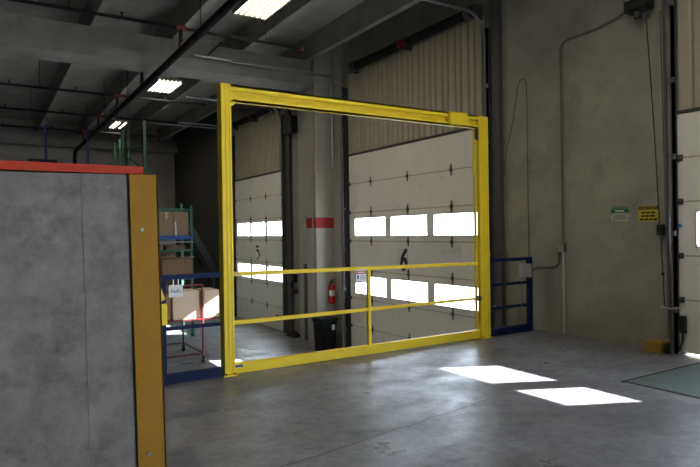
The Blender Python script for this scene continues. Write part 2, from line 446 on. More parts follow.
# dark columns beside the tracks
struct('trim_6', B(6.93, WX, 6.62, 6.80, LZ, 5.9), M['greysteel'])
struct('trim_7', B(6.94, WX, 14.16, 14.38, LZ, 5.9), M['greysteel'])
# torsion shafts with springs
def shaft(y0, y1, z, label):
    t = thing('torsion_shaft', (6.80, (y0 + y1) / 2, z), label, 'door spring shaft')
    T([(6.80, y0, z), (6.80, y1, z)], .018).build('shaft', M['darksteel'], t, smooth=True)
    m_ = (y0 + y1) / 2
    for a, b in ((y0 + .22, m_ - .12), (m_ + .12, y1 - .22)):
        pts = []; rad = []; n = int((b - a) / .025)
        for k in range(n + 1):
            pts.append((6.80, a + (b - a) * k / n, z)); rad.append(.082 if k % 2 else .070)
        MB().tube(pts, rad, 12).build('spring', M['pipe'], t, smooth=True)
    for a in (y0 + .04, y1 - .16):
        T([(6.80, a, z), (6.80, a + .12, z)], .11, 16).build('cable_drum', M['darksteel'], t)
    for a in (m_ - .10, m_ + .07):
        T([(6.80, a, z), (6.80, a + .035, z)], .095, 12).build('winding_cone', M['coupling'], t)['label'] = 'red winding cone'
    for a in (y0, m_, y1):
        B(6.78, WX - .04, a - .012, a + .012, z - .12, z + .12).build('bearing_plate', M['darksteel'], t)
shaft(7.02, 10.75, 5.06, 'black spring shaft high over the larger dock door, behind the gate header')
shaft(14.75, 17.9, 4.95, 'black spring shaft over the smaller dock door deeper in the hall')
# door operators
def operator(y0, y1, z0, z1, label, plate=False):
    t = thing('door_operator', (6.82, (y0 + y1) / 2, z0), label, 'motor')
    B(6.76, 6.96, y0, y1, z0, z1).build('housing', M['black'], t, bevel=.02)
    T([(6.84, (y0 + y1) / 2, z0 - .08), (6.84, (y0 + y1) / 2, z0 + .02)], .05, 12).build('chain_guide', M['black'], t)
    B(6.95, WX - .001, y0 + .04, y1 - .04, z0 + .05, z1 - .03).build('mounting_plate', M['darksteel'], t)
    if plate: B(6.755, 6.762, y0 + .16, y1 - .03, z0 + .14, z0 + .22).build('label_plate', M['greysheet'], t)
operator(4.09, 4.38, 4.15, 4.75, 'black motor box high on the concrete wall above the signs', True)
operator(13.66, 14.16, 4.1, 4.55, 'black motor box high on the wall between the pillar and door 5')

# ------------------------------------------------------------------ safety gate
gt = thing('safety_gate', (4.0, 5.97, 0), 'large yellow steel safety gate frame across the dock edge', 'gate')
def cpost(name, x0, x1, ya, yb, z0, z1):
    mb = MB()
    mb.box(x0, x1, ya + .005, yb, z0, z1)
    wv = (x1 - x0)
    mb.box(x0, x0 + wv * .22, ya, ya + .006, z0, z1); mb.box(x0 + wv * .39, x0 + wv * .61, ya, ya + .006, z0, z1); mb.box(x1 - wv * .22, x1, ya, ya + .006, z0, z1)
    return mb.build(name, M['yellow'], gt, bevel=.003, seg=1)
p1 = cpost('post', 2.125, 2.238, 5.93, 6.06, 0, 3.085)
p2 = cpost('post', 5.812, 5.99, 5.93, 5.99, 0, 3.075)
for pp, (xa, xb) in ((p1, (2.105, 2.262)), (p2, (5.795, 5.994))):
    B(xa, xb, 5.90, 6.005 if pp == p2 else 6.07, 0, .014).build('base_plate', M['yellow'], pp)
    for xx in (xa + .03, xb - .03):
        T([(xx, 5.914, .014), (xx, 5.914, .03)], .010, 6).build('anchor_bolt', M['hinge'], pp)
mb = MB(); xa, xb = 2.238, 5.812
mb.box(xa, xb, 5.985, 6.0, 2.90, 3.075); mb.box(xa, xb, 5.93, 5.987, 3.055, 3.075); mb.box(xa, xb, 5.93, 5.945, 3.015, 3.075)
mb.box(xa, xb, 5.93, 5.987, 2.90, 2.92); mb.box(xa, xb, 5.93, 5.945, 2.90, 2.945)
mb.build('header_beam', M['yellow'], gt)
MB().hexa([(2.238, 5.935, 2.90), (2.238, 5.95, 2.90), (2.31, 5.95, 2.90), (2.31, 5.935, 2.90)],
          [(2.238, 5.935, 2.85), (2.238, 5.95, 2.85), (2.245, 5.95, 2.85), (2.245, 5.935, 2.85)]).build('gusset', M['yellow'], gt)
B(5.25, 5.58, 5.885, 5.985, 2.91, 3.08).build('bracket_box', M['yellow'], gt, bevel=.01)
B(5.785, 5.812, 5.991, 6.03, .116, 2.899).build('guide_channel', M['yellow'], gt, bevel=.004)
mb = MB(); mb.box(5.785, 5.803, 5.94, 5.985, 2.76, 2.90); mb.box(5.775, 5.804, 5.93, 5.95, 2.74, 2.79)
mb.build('latch', M['darksteel'], gt)
B(2.238, 5.812, 5.95, 6.02, .005, .115).build('bottom_rail', M['yellow'], gt, bevel=.006)
def rail(name, z0l, z0r, hl_, hr, xa=2.24, xb=5.79):
    return MB().hexa([(xa, 5.955, z0l), (xa, 5.995, z0l), (xa, 5.995, z0l + hl_), (xa, 5.955, z0l + hl_)],
                     [(xb, 5.955, z0r), (xb, 5.995, z0r), (xb, 5.995, z0r + hr), (xb, 5.955, z0r + hr)]).build(name, M['yellow'], gt, bevel=.004, seg=1)
rail('top_rail', 1.045, 1.015, .046, .042)
rail('mid_rail', .525, .535, .046, .034, 2.24, 5.79)
B(3.955, 4.0, 5.95, 6.0, .11, 1.04).build('center_post', M['yellow'], gt, bevel=.004)
T([(5.76, 5.94, .56), (5.803, 5.94, .56)], .038, 14).build('roller', M['track'], gt)
B(2.243, 2.33, 5.944, 5.95, .075, .10).build('maker_sticker', M['bluebeam'], gt)['label'] = 'small blue sticker'
B(2.245, 2.30, 5.949, 5.955, 1.055, 1.08).build('maker_sticker', M['boxgrey'], gt)['label'] = 'small grey sticker'

# warning sign hanging on the gate
t = thing('warning_sign', (3.86, 5.945, .91), 'small red and white warning sign on the top rail of the yellow gate', 'sign')
B(3.775, 3.925, 5.938, 5.944, .885, 1.045).build('plate', M['white'], t)
B(3.783, 3.917, 5.935, 5.939, .992, 1.032).build('header', M['signred'], t)
B(3.80, 3.90, 5.933, 5.936, 1.006, 1.018).build('header_lettering', M['white'], t)
mb = MB(); mb.box(3.79, 3.815, 5.936, 5.939, .93, .975); mb.box(3.785, 3.85, 5.936, 5.939, .892, .905)
for i in range(3): mb.box(3.83, 3.91, 5.936, 5.939, .925 + .02 * i, .932 + .02 * i)
mb.build('lettering', M['bluebeam'], t)

# ------------------------------------------------------------------ blue guardrails
g1 = thing('guardrail', (1.8, 5.97, 0), 'blue steel guardrail with a white company sign left of the gate', 'guardrail')
mb = B(1.40, 2.104, 5.95, 6.0, 1.045, 1.095); mb.build('top_rail', M['blue'], g1, bevel=.006)
B(1.485, 2.104, 5.95, 6.0, .535, .57).build('mid_rail', M['blue'], g1, bevel=.006)
B(1.485, 2.104, 5.95, 6.0, 0, .10).build('toe_board', M['blue'], g1, bevel=.006)
B(1.475, 1.532, 5.945, 6.005, 0, 1.07).build('post', M['blue'], g1, bevel=.008)
mb = MB()
mb.hexa([(1.42, 5.925, 1.03), (1.455, 5.925, 1.03), (1.455, 5.942, 1.03), (1.42, 5.942, 1.03)], [(1.42, 5.925, .80), (1.52, 5.925, .86), (1.52, 5.942, .86), (1.42, 5.942, .80)])
mb.box(1.43, 1.535, 5.92, 5.943, .60, .81)
mb.build('latch_plate', M['yellow'], g1)['label'] = 'yellow latch plate'
t = thing('paper_sign', (1.63, 5.94, .87), 'white paper sign hung on the blue guardrail in front of the cartons', 'sign')
B(1.557, 1.697, 5.938, 5.944, .868, .992).build('sheet', M['white'], t)
text('purple_lettering', 'Fed', M['purple'], t, (1.612, 5.937, .928), (1, 0, 0), (0, 0, 1), .046, sx=1.)
text('green_lettering', 'Ex', M['greenink'], t, (1.667, 5.937, .928), (1, 0, 0), (0, 0, 1), .046, sx=.9)
for x in (1.60, 1.65): B(x, x + .01, 5.945, 5.951, .98, 1.05).build('tie', M['white'], t)

g2 = thing('guardrail', (6.45, 5.97, 0), 'blue steel guardrail between the yellow gate and the concrete wall', 'guardrail')
B(5.995, 6.88, 5.95, 6.0, 1.045, 1.09).build('top_rail', M['blue'], g2, bevel=.006)
B(5.995, 6.80, 5.955, 5.995, .70, .74).build('mid_rail', M['blue'], g2, bevel=.006)
B(5.995, 6.80, 5.955, 5.995, .37, .41).build('mid_rail', M['blue'], g2, bevel=.006)
B(5.995, 6.88, 5.95, 6.0, 0, .11).build('toe_board', M['blue'], g2, bevel=.006)
B(6.795, 6.88, 5.945, 6.005, 0, 1.07).build('post', M['blue'], g2, bevel=.008)
B(5.995, 6.03, 5.95, 6.0, 0, 1.07).build('post', M['blue'], g2, bevel=.006)
t = thing('control_box', (6.63, 5.91, .80), 'pale grey control box mounted on the blue guardrail post', 'control box')
B(6.585, 6.765, 5.86, 5.948, .80, 1.0).build('housing', M['boxgrey'], t, bevel=.008)
for i in range(4): B(6.60, 6.75, 5.856, 5.861, .835 + .036 * i, .843 + .036 * i).build('louvre', M['conduit'], t)
T([(6.62, 5.93, .80), (6.615, 5.925, .45), (6.58, 5.93, .3), (6.55, 5.935, .13)], .006, 6).build('hanging_cord', M['wallconduit'], t)

# ------------------------------------------------------------------ concrete barrier with yellow corner
bl = thing('concrete_barrier', (.62, 3.0, 0), 'tall grey concrete barrier with a yellow guarded edge in front', 'barrier')
mb = B(-2.2, .738, 3.004, 3.34, 0, 1.797); mb.build('block', M['blockc'], bl, bevel=.006)
mb = MB(); mb.box(.612, .748, 2.992, 3.006, .0, 1.797); mb.box(.738, .748, 2.992, 3.14, .0, 1.797)
cg = mb.build('corner_guard', M['ochre'], bl, bevel=.002, seg=1); cg['label'] = 'ochre yellow steel corner guard'
for z in (.42, 1.525):
    T([(.665, 2.994, z), (.665, 2.985, z)], .010, 6).build('bolt', M['track'], cg)
B(.606, .613, 2.999, 3.004, 0, 1.797).build('dark_joint', M['rubber'], bl)
B(.40, .402, 3.0015, 3.005, 0, 1.797).build('form_seam', M['formseam'], bl)
bl.rotation_euler = (0, -.0165, 0); bl.location.x += .019
t = thing('steel_bar', (.0, 3.05, 1.80), 'red painted steel bar lying along the top of the concrete barrier', 'steel bar')
mb = MB(); mb.box(-2.1, .674, 3.01, 3.016, 1.799, 1.838); mb.box(-2.1, .674, 3.016, 3.10, 1.799, 1.805); mb.build('angle', M['red'], t)
for x in (-1.9, .62): B(x, x + .03, 3.016, 3.09, 1.805, 1.832).build('stiffener', M['red'], t)

# ------------------------------------------------------------------ wall fittings on the concrete wall
def one(name, mb, m, label, cat, group=None, **k): return tag(mb.build(name, m, **k), label, cat, group)
cx = WX - .018
one('conduit', T([(6.99, 4.385, 4.28), (cx, 4.62, 4.22), (cx, 4.92, 4.165), (cx, 5.38, 4.155)] + [tuple(p) for p in arc((cx, 5.38, 4.035), (0, 0, 1), (0, 1, 0), .12)][1:] + [(cx, 5.50, 1.30)], .015), M['wallconduit'],
    'metal conduit running from the motor box down to the wall junction box', 'conduit', smooth=True)
t = thing('junction_box', (cx, 5.50, 1.20), 'small grey junction box low on the concrete wall', 'junction box')
B(WX - .07, WX - .001, 5.455, 5.545, 1.17, 1.30).build('housing', M['wallconduit'], t, bevel=.006)
B(WX - .076, WX - .068, 5.46, 5.54, 1.175, 1.295).build('cover', M['conduit'], t)
one('conduit', T([(cx, 5.50, 1.165), (cx, 5.50, .0)], .019), M['conduit'], 'upright metal conduit from the junction box down to the floor', 'conduit', smooth=True)
one('conduit', T([(6.767, 5.925, .90), (6.93, 5.925, .91), (cx, 6.0, .93), (cx, 5.68, .945)] + [tuple(p) for p in arc((cx, 5.68, 1.045), (0, 0, -1), (0, -1, 0), .10)][1:] + [(cx, 5.575, 1.10), (cx, 5.56, 1.21)], .014), M['wallconduit'],
    'bent conduit joining the junction box to the guardrail control box', 'conduit', smooth=True)
one('cable', T([(6.92, 6.53, 2.3), (6.96, 6.52, 2.65), (cx, 6.40, 3.2), (cx, 6.30, 3.68), (cx, 6.26, 3.77), (cx, 6.21, 3.80), (cx, 6.15, 3.77), (cx, 6.125, 3.68), (cx, 6.12, .02)], .007, 8), M['wallconduit'],
    'thin dark cable looping over on the wall above the blue guardrail', 'cable', smooth=True)
one('pull_chain', T([(6.80, 4.11, 4.14), (6.9, 4.075, 2.6), (6.955, 4.06, 1.53)], .007, 6), M['black'], 'dark operating cable hanging from the motor box to the black switch', 'cable')
one('cable', T([(cx, 4.05, 4.13), (cx, 4.03, 3.0), (cx, 4.0, 1.0), (cx, 3.995, .16)], .008, 6), M['wallconduit'], 'thin cable running down the wall beside the dark door track', 'cable')
t = thing('control_switch', (6.97, 4.05, 1.40), 'small black switch box on the wall below the yellow sign', 'switch')
B(6.93, WX - .002, 4.015, 4.09, 1.40, 1.535).build('housing', M['black'], t, bevel=.008)
for i in range(3): T([(6.931, 4.052, 1.425 + .04 * i), (6.924, 4.052, 1.425 + .04 * i)], .012, 8).build('button', M['hinge'], t)
t = thing('dangling_cable', (6.95, 4.02, .55), 'dangling black cord with a knob below the black switch', 'cable')
T([(6.95, 4.05, 1.40), (6.945, 4.02, .95), (6.93, 4.0, .62), (6.92, 3.985, .55)], .006, 6).build('cord', M['black'], t)
T([(6.945, 4.02, .92), (6.945, 4.02, .955)], .018, 8).build('knob', M['black'], t)
one('hook_rod', T([(6.90, 4.02, .55), (6.825, 3.98, .545), (6.825, 3.85, .545), (6.825, 3.74, .565), (6.86, 3.71, .60)], .010, 8), M['conduit'], 'bright metal hook rod across the dark door track', 'rod', smooth=True)
t = thing('door_lock', (6.92, 3.72, .15), 'dark lever lock at the bottom edge of the door beside the chock', 'lock')
mb = B(6.90, FX - .013, 3.745, 3.81, .26, .46); mb.build('lock_case', M['black'], t, bevel=.006)
T([(6.92, 3.775, .27), (6.90, 3.77, .18), (6.90, 3.79, .10), (6.91, 3.80, .05)], .014, 8).build('lever', M['black'], t, smooth=True)
B(6.925, FX - .001, 3.795, 3.825, 1.50, 1.535).build('blue_latch', M['bluebeam'], d7)['label'] = 'small blue latch'
# yellow caution sign
t = thing('caution_sign', (WX, 4.235, 1.58), 'yellow caution sign with black lettering on the concrete wall', 'sign')
B(WX - .006, WX - .001, 4.10, 4.372, 1.575, 1.775).build('plate', M['signyellow'], t)
B(WX - .008, WX - .005, 4.112, 4.36, 1.725, 1.766).build('header', M['ink'], t)
text('header_lettering', 'CAUTION', M['signyellow'], t, (WX - .0085, 4.236, 1.745), (0, -1, 0), (0, 0, 1), .042, .001, sx=1.15)
mb = MB()
for z, spans in ((1.685, ((4.325, 4.275), (4.262, 4.215), (4.205, 4.15))), (1.643, ((4.325, 4.29), (4.28, 4.225), (4.215, 4.15))), (1.600, ((4.352, 4.30), (4.29, 4.235), (4.225, 4.185), (4.175, 4.122)))):
    for a, b in spans: mb.box(WX - .008, WX - .005, b, a, z - .010, z + .012)
mb.build('lettering', M['ink'], t)
# green sign
t = thing('safety_sign', (WX, 4.625, 1.6), 'grey and green safety sign beside the yellow one on the wall', 'sign')
B(WX - .006, WX - .001, 4.49, 4.755, 1.575, 1.79).build('plate', M['greysheet'], t)
B(WX - .008, WX - .005, 4.495, 4.75, 1.695, 1.745).build('header', M['signgreen'], t)
mb = MB()
mb.box(WX - .010, WX - .0075, 4.56, 4.685, 1.707, 1.733); mb.box(WX - .008, WX - .005, 4.52, 4.72, 1.677, 1.685)
mb.box(WX - .008, WX - .005, 4.50, 4.70, 1.593, 1.603); mb.box(WX - .008, WX - .005, 4.725, 4.74, 1.61, 1.665); mb.box(WX - .008, WX - .005, 4.505, 4.52, 1.625, 1.675)
mb.build('lettering', M['paleink'], t)
mb = MB(); mb.box(WX - .008, WX - .005, 4.51, 4.735, 1.752, 1.765); mb.box(WX - .008, WX - .005, 4.50, 4.74, 1.775, 1.783)
mb.build('top_lettering', M['signgreen'], t)

# yellow chock and black stop by the door
t = thing('wheel_chock', (6.87, 4.09, 0), 'yellow ribbed wheel chock on the floor against the concrete wall', 'wheel chock')
mb = MB()
for i, z in enumerate((.0, .044, .088)):
    mb.hexa([(6.78 + .012 * i, 3.975, z + .004), (7.0, 3.975, z + .004), (7.0, 4.20 + .005 * i, z + .004), (6.78 + .012 * i, 4.20 + .005 * i, z + .004)],
            [(6.79 + .012 * i, 3.98, z + .038), (7.0, 3.98, z + .038), (7.0, 4.195 + .005 * i, z + .038), (6.79 + .012 * i, 4.195 + .005 * i, z + .038)])
mb.build('ribbed_block', M['chock'], t, bevel=.008)
B(6.80, 6.995, 3.99, 4.18, .0, .12).build('core', M['chock'], t)
one('door_stop', MB().hexa([(6.83, 3.905, 0), (6.99, 3.905, 0), (6.99, 3.965, 0), (6.83, 3.965, 0)], [(6.86, 3.91, .12), (6.99, 3.91, .12), (6.99, 3.96, .12), (6.86, 3.96, .12)]), M['rubber'],
    'black rubber stop beside the yellow wheel chock', 'door stop', bevel=.008)

# dock leveler plate in the floor
t = thing('dock_leveler', (6.1, 2.62, 0), 'blue grey steel dock leveler plate set in the floor before the door', 'dock leveler')
B(5.30, 6.90, 1.80, 3.44, -.002, .006).build('deck_plate', M['leveler'], t)
mb = MB(); mb.box(5.24, 6.96, 3.44, 3.475, -.002, .004); mb.box(5.27, 5.30, 1.80, 3.44, -.002, .002); mb.box(5.24, 6.96, 1.765, 1.80, -.002, .004)
mb.build('pit_curb', M['rubber'], t)

# ------------------------------------------------------------------ things beyond the gate
# fire extinguisher on the pillar side
t = thing('fire_extinguisher', (6.80, 11.78, -.15), 'red fire extinguisher hung on the pillar below the red band', 'fire extinguisher')
ex, ey = 6.815, 11.775
MB().tube([(ex, ey, z) for z in (-.15, -.14, .22, .27, .30, .315)], [.07, .08, .08, .06, .035, .03], 18).build('cylinder', M['extred'], t, smooth=True)
T([(ex, ey, .31), (ex, ey, .37)], .024, 10).build('valve', M['black'], t)
mb = MB(); mb.beam((ex - .02, ey, .385), (ex + .10, ey, .40), .02, .014); mb.beam((ex - .02, ey, .36), (ex + .09, ey, .35), .02, .01); mb.build('handle', M['black'], t)
T([(ex - .02, ey - .01, .36), (ex - .07, ey - .05, .33), (ex - .095, ey - .04, .2), (ex - .09, ey - .02, -.02)], .013, 8).build('hose', M['black'], t, smooth=True)
MB().tube([(ex, ey, .03), (ex, ey, .16)], [.0815, .0815], 18).build('paper_label', M['white'], t, smooth=True)
B(ex - .03, ex + .03, ey + .075, 11.868, .0, .25).build('bracket', M['darksteel'], t)
# trash bin
t = thing('trash_bin', (6.43, 11.62, LZ), 'black plastic trash bin standing against the pillar', 'trash bin')
def frust(x0, x1, y0, y1, z0, z1, k):
    xm, ym = (x0 + x1) / 2, (y0 + y1) / 2
    q = lambda s, z: [(xm + (x0 - xm) * s, ym + (y0 - ym) * s, z), (xm + (x1 - xm) * s, ym + (y0 - ym) * s, z), (xm + (x1 - xm) * s, ym + (y1 - ym) * s, z), (xm + (x0 - xm) * s, ym + (y1 - ym) * s, z)]
    return MB().hexa(q(k, z0), q(1, z1))
mb = frust(6.33, 6.75, 11.42, 11.84, LZ + .002, -.50, .84); mb.build('body', M['bin'], t, bevel=.03)
B(6.31, 6.77, 11.40, 11.855, -.52, -.45).build('rim', M['bin'], t, bevel=.015)
B(6.335, 6.745, 11.425, 11.835, -.455, -.43).build('lid', M['black'], t, bevel=.01)
B(6.60, 6.68, 11.418, 11.424, -.70, -.58).build('sticker', M['signblue'], t)['label'] = 'small white and blue sticker'
# wall bits beside door 5
t = thing('push_button_box', (6.95, 13.98, -.1), 'red push button box with a conduit between the pillar and door 5', 'control box')
B(6.86, 6.929, 13.87, 14.03, -.12, .02).build('housing', M['coupling'], t, bevel=.01)
T([(6.91, 13.95, -.12), (6.91, 13.95, -1.0)], .02, 8).build('conduit', M['wallconduit'], t)
B(6.90, WX - .001, 13.90, 14.0, -.10, 0).build('backing', M['darksteel'], t)
t = thing('intercom_box', (6.95, 14.0, .2), 'small black box on the wall above the red push button box', 'control box')
B(6.90, WX, 13.93, 14.08, .18, .40).build('housing', M['black'], t, bevel=.01)
B(6.892, 6.902, 13.96, 14.05, .24, .34).build('face_plate', M['hinge'], t)
one('wheel_chock', MB().hexa([(6.72, 13.62, LZ), (6.98, 13.62, LZ), (6.98, 14.12, LZ), (6.72, 14.12, LZ)], [(6.80, 13.74, LZ + .15), (6.9, 13.74, LZ + .15), (6.9, 13.98, LZ + .15), (6.80, 13.98, LZ + .15)]),
    M['rubber'], 'black rubber wheel chock on the lower floor beside door 5', 'wheel chock', bevel=.02)
one('corner_strip', B(6.90, 6.93, 13.22, 13.34, LZ, .70), M['wallconduit'], 'dark steel strip standing on the wall behind the pillar', 'steel strip')
one('drain_pipe', T([(6.46, 11.98, LZ), (6.46, 11.98, 4.86)], .017, 8), M['pvc'], 'thin cream pipe running up the edge of the pillar', 'pipe')

# teal stock rack
rk = thing('stock_rack', (4.25, 15.9, LZ), 'teal steel stock rack holding cartons behind the blue guardrail', 'rack')
for x in (3.80, 4.66):
    for y in (15.5, 16.4):
        B(x, x + .06, y, y + .06, LZ, 2.27 if y < 16 else 2.36).build('upright', M['teal'], rk)
def shelf(z, m, h=.05, full=True):
    mb = MB(); mb.box(3.80, 4.72, 15.49, 15.53, z, z + h); mb.box(3.80, 4.72, 16.43, 16.47, z, z + h); mb.box(3.79, 3.815, 15.50, 16.46, z, z + h); mb.box(4.705, 4.73, 15.50, 16.46, z, z + h)
    if full: mb.box(3.81, 4.71, 15.53, 16.43, z + h - .03, z + h - .004)
    return mb.build('shelf', m, rk)
shelf(2.13, M['teal'], .05, False); shelf(1.36, M['bluebeam'], .11); shelf(1.28, M['boxgrey'], .03, False); shelf(1.05, M['teal'], .045); shelf(.30, M['teal'], .05); shelf(-.5, M['teal'], .05)
MB().beam((3.86, 16.44, 1.40), (4.66, 16.44, 2.13), .02, .03).build('brace', M['teal'], rk)
def carton(x0, x1, y0, y1, z0, z1, m, label, tape='x', flaps=False):
    t = thing('carton', ((x0 + x1) / 2, (y0 + y1) / 2, z0), label, 'box')
    B(x0, x1, y0, y1, z0, z1).build('body', m, t, bevel=.006)
    xm = (x0 + x1) / 2
    if tape == 'x':
        mb = MB(); mb.box(xm - .025, xm + .025, y0 - .0012, y0 + .001, z1 - .18, z1 - .0); mb.box(xm - .025, xm + .025, y0, y1, z1 - .001, z1 + .0012); mb.build('tape', M['tape'], t)
    if flaps:
        MB().hexa([(x0, y0, z1 - .004), (x1, y0, z1 - .004), (x1, y0 + .01, z1 + .002), (x0, y0 + .01, z1 + .002)],
                  [(x0 + .02, y0 - .14, z1 + .05), (x1 + .04, y0 - .14, z1 + .05), (x1 + .04, y0 - .13, z1 + .056), (x0 + .02, y0 - .13, z1 + .056)]).build('flap', m, t)
        MB().hexa([(x0, y1 - .01, z1 - .002), (x1 - .2, y1 - .01, z1 - .002), (x1 - .2, y1, z1), (x0, y1, z1)],
                  [(x0, y1 + .04, z1 + .17), (x1 - .2, y1 + .04, z1 + .17), (x1 - .2, y1 + .05, z1 + .17), (x0, y1 + .05, z1 + .17)]).build('flap', m, t)
    return t
carton(3.875, 4.245, 15.60, 16.35, 1.472, 2.08, M['card'], 'brown carton on the blue shelf of the teal rack, beside the post nearer the barrier')
carton(4.255, 4.64, 15.60, 16.35, 1.472, 2.10, M['card'], 'brown carton on the blue shelf of the teal rack, beside the post nearer the gate', None)
one('packing_tube', T([(4.28, 15.565, 1.472), (4.27, 15.575, 1.83)], .028, 8), M['white'], 'white tube standing in front of the cartons on the blue shelf', 'tube', smooth=True)
one('packing_tube', T([(3.93, 15.66, 1.098), (3.95, 15.68, 1.235)], .03, 8), M['cardpale'], 'short pale tube on the teal shelf below the blue one', 'tube', smooth=True)
carton(3.868, 4.655, 15.36, 16.3, .352, .86, M['carddark'], 'open brown carton with folded flaps above the blue guardrail', None, True)
one('tray', B(4.05, 4.55, 15.62, 16.3, 1.096, 1.20), M['carddark'], 'dark shallow tray on the teal shelf under the blue one', 'tray', bevel=.005)

# red trolley with the big cartons
tr = thing('trolley', (3.6, 12.9, LZ), 'red tubular trolley on castors carrying two big cartons', 'trolley')
x0, x1, y0, y1 = 2.975, 3.895, 12.195, 13.65; dz = -.30
for i, (x, y) in enumerate(((x0, y0), (x1, y0), (x0, y1), (x1, y1))):
    T([(x, y, LZ + .15), (x, y, .43 if y == y0 else dz)], .021, 8).build('upright', M['trolley'], tr, smooth=True)
    wl = MB(); wl.tube([(x - .02, y, LZ + .084), (x + .02, y, LZ + .084)], .082, 14)
    cw = wl.build('castor_wheel', M['rubber'], tr, smooth=True)
    mb = MB(); mb.box(x - .035, x - .025, y - .03, y + .03, LZ + .06, LZ + .16); mb.box(x + .025, x + .035, y - .03, y + .03, LZ + .06, LZ + .16); mb.box(x - .035, x + .035, y - .03, y + .03, LZ + .14, LZ + .16)
    mb.build('castor_fork', M['conduit'], cw)
T([(x0, y0, .43), (x1, y0, .43)], .021, 8).build('handle_bar', M['trolley'], tr)
for z, nm in ((LZ + .20, 'lower_bar'), ):
    for p, q in (((x0, y0, z), (x1, y0, z)), ((x0, y1, z), (x1, y1, z)), ((x0, y0, z), (x0, y1, z)), ((x1, y0, z), (x1, y1, z))):
        T([p, q], .016, 8).build(nm, M['trolley'], tr)
mb = MB(); mb.box(2.92, 4.30, 12.175, 13.68, dz - .006, dz + .02); mb.build('deck', M['trolley'], tr, bevel=.005)
carton(3.29, 3.845, 12.235, 12.8, dz + .022, .31, M['cardpale'], 'large pale carton on the red trolley next to its upright', None)
carton(3.945, 4.28, 12.235, 12.85, dz + .022, .30, M['cardpale'], 'sunlit pale carton on the red trolley nearest the gate post', None)
carton(2.98, 3.27, 12.3, 12.9, dz + .022, .26, M['carddark'], 'dark brown carton behind the white paper sign on the trolley', None)
# inclined conveyor against the dark wall
cv = thing('inclined_conveyor', (6.1, 19.6, LZ), 'dark inclined conveyor sloping down to the dark far wall', 'conveyor')
a, b = (5.72, 19.9, 1.9), (6.85, 19.9, -.15)
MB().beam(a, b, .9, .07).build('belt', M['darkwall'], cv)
for y in (19.42, 20.38):
    MB().beam((a[0], y, a[2] + .02), (b[0], y, b[2] + .02), .04, .22).build('side_rail', M['rubber'], cv)
for x, z in ((5.85, 1.6), (6.6, .2)):
    for y in (19.45, 20.35):
        B(x - .03, x + .03, y - .03, y + .03, LZ, z).build('leg', M['darksteel'], cv)

# tall green racks behind the barrier
def upright(x, y, z1, m, parent, dots=True):
    mb = MB(); mb.box(x, x + .085, y, y + .008, LZ, z1); mb.box(x, x + .008, y, y + .075, LZ, z1); mb.box(x + .077, x + .085, y, y + .075, LZ, z1)
    o = mb.build('upright', m, parent)
    if dots:
        h = MB(); z = 1.4
        while z < z1 - .05:
            h.box(x + .028, x + .057, y - .002, y + .001, z, z + .035); z += .085
        h.build('punched_hole', M['rubber'], o)
    return o
gr = thing('pallet_rack_frame', (3.7, 17.2, LZ), 'tall green pallet rack frame rising behind the concrete barrier', 'pallet rack')
upright(3.81, 17.0, 4.70, M['green'], gr)
upright(3.40, 17.9, 4.55, M['green'], gr)
for i in range(9):
    z = LZ + .2 + i * .62
    MB().beam((3.85, 17.05, z), (3.44, 17.95, z + (.5 if i % 2 else 0) + .05), .03, .03).build('brace', M['green'], gr)
gr2 = thing('pallet_rack_frame', (3.7, 19.6, LZ), 'second green pallet rack frame standing deeper behind the barrier', 'pallet rack')
upright(3.78, 19.0, 4.95, M['green'], gr2, False); upright(3.95, 20.1, 4.95, M['green'], gr2, False); 
for i in range(10):
    z = LZ + .2 + i * .58
    MB().beam((3.82, 19.05, z), (3.99, 20.15, z + .55), .03, .03).build('brace', M['green'], gr2)
gr3 = thing('pallet_rack_frame', (3.7, 22, LZ), 'narrow green rack post against the back wall', 'pallet rack')
upright(4.1, 22.0, 4.9, M['green'], gr3, False); upright(4.1, 23.0, 4.9, M['green'], gr3, False)
for i in range(8): MB().beam((4.14, 22.06, LZ + .3 + i * .65), (4.14, 23.0, LZ + .8 + i * .65), .03, .03).build('brace', M['green'], gr3)
for x, y, lab in ((1.60, 20, 'slim blue rack post rising above the middle of the red bar'), (2.80, 20.2, 'slim blue rack post beside the black riser pipe')):
    t = thing('rack_post', (x, y, LZ), lab, 'rack post', None)
    mb = MB(); mb.box(x, x + .06, y, y + .01, LZ, 4.9); mb.box(x, x + .01, y, y + .07, LZ, 4.9); mb.box(x + .05, x + .06, y, y + .07, LZ, 4.9)
    mb.build('channel', M['bluepost'], t)
    B(x - .05, x + .11, y - .05, y + .12, LZ, LZ + .012).build('foot_plate', M['bluepost'], t)
one('wall_vent', B(1.46, 2.45, 25.44, 25.5, 4.22, 4.47), M['darksteel'], 'dark louvred vent on the back wall above the red bar', 'vent')

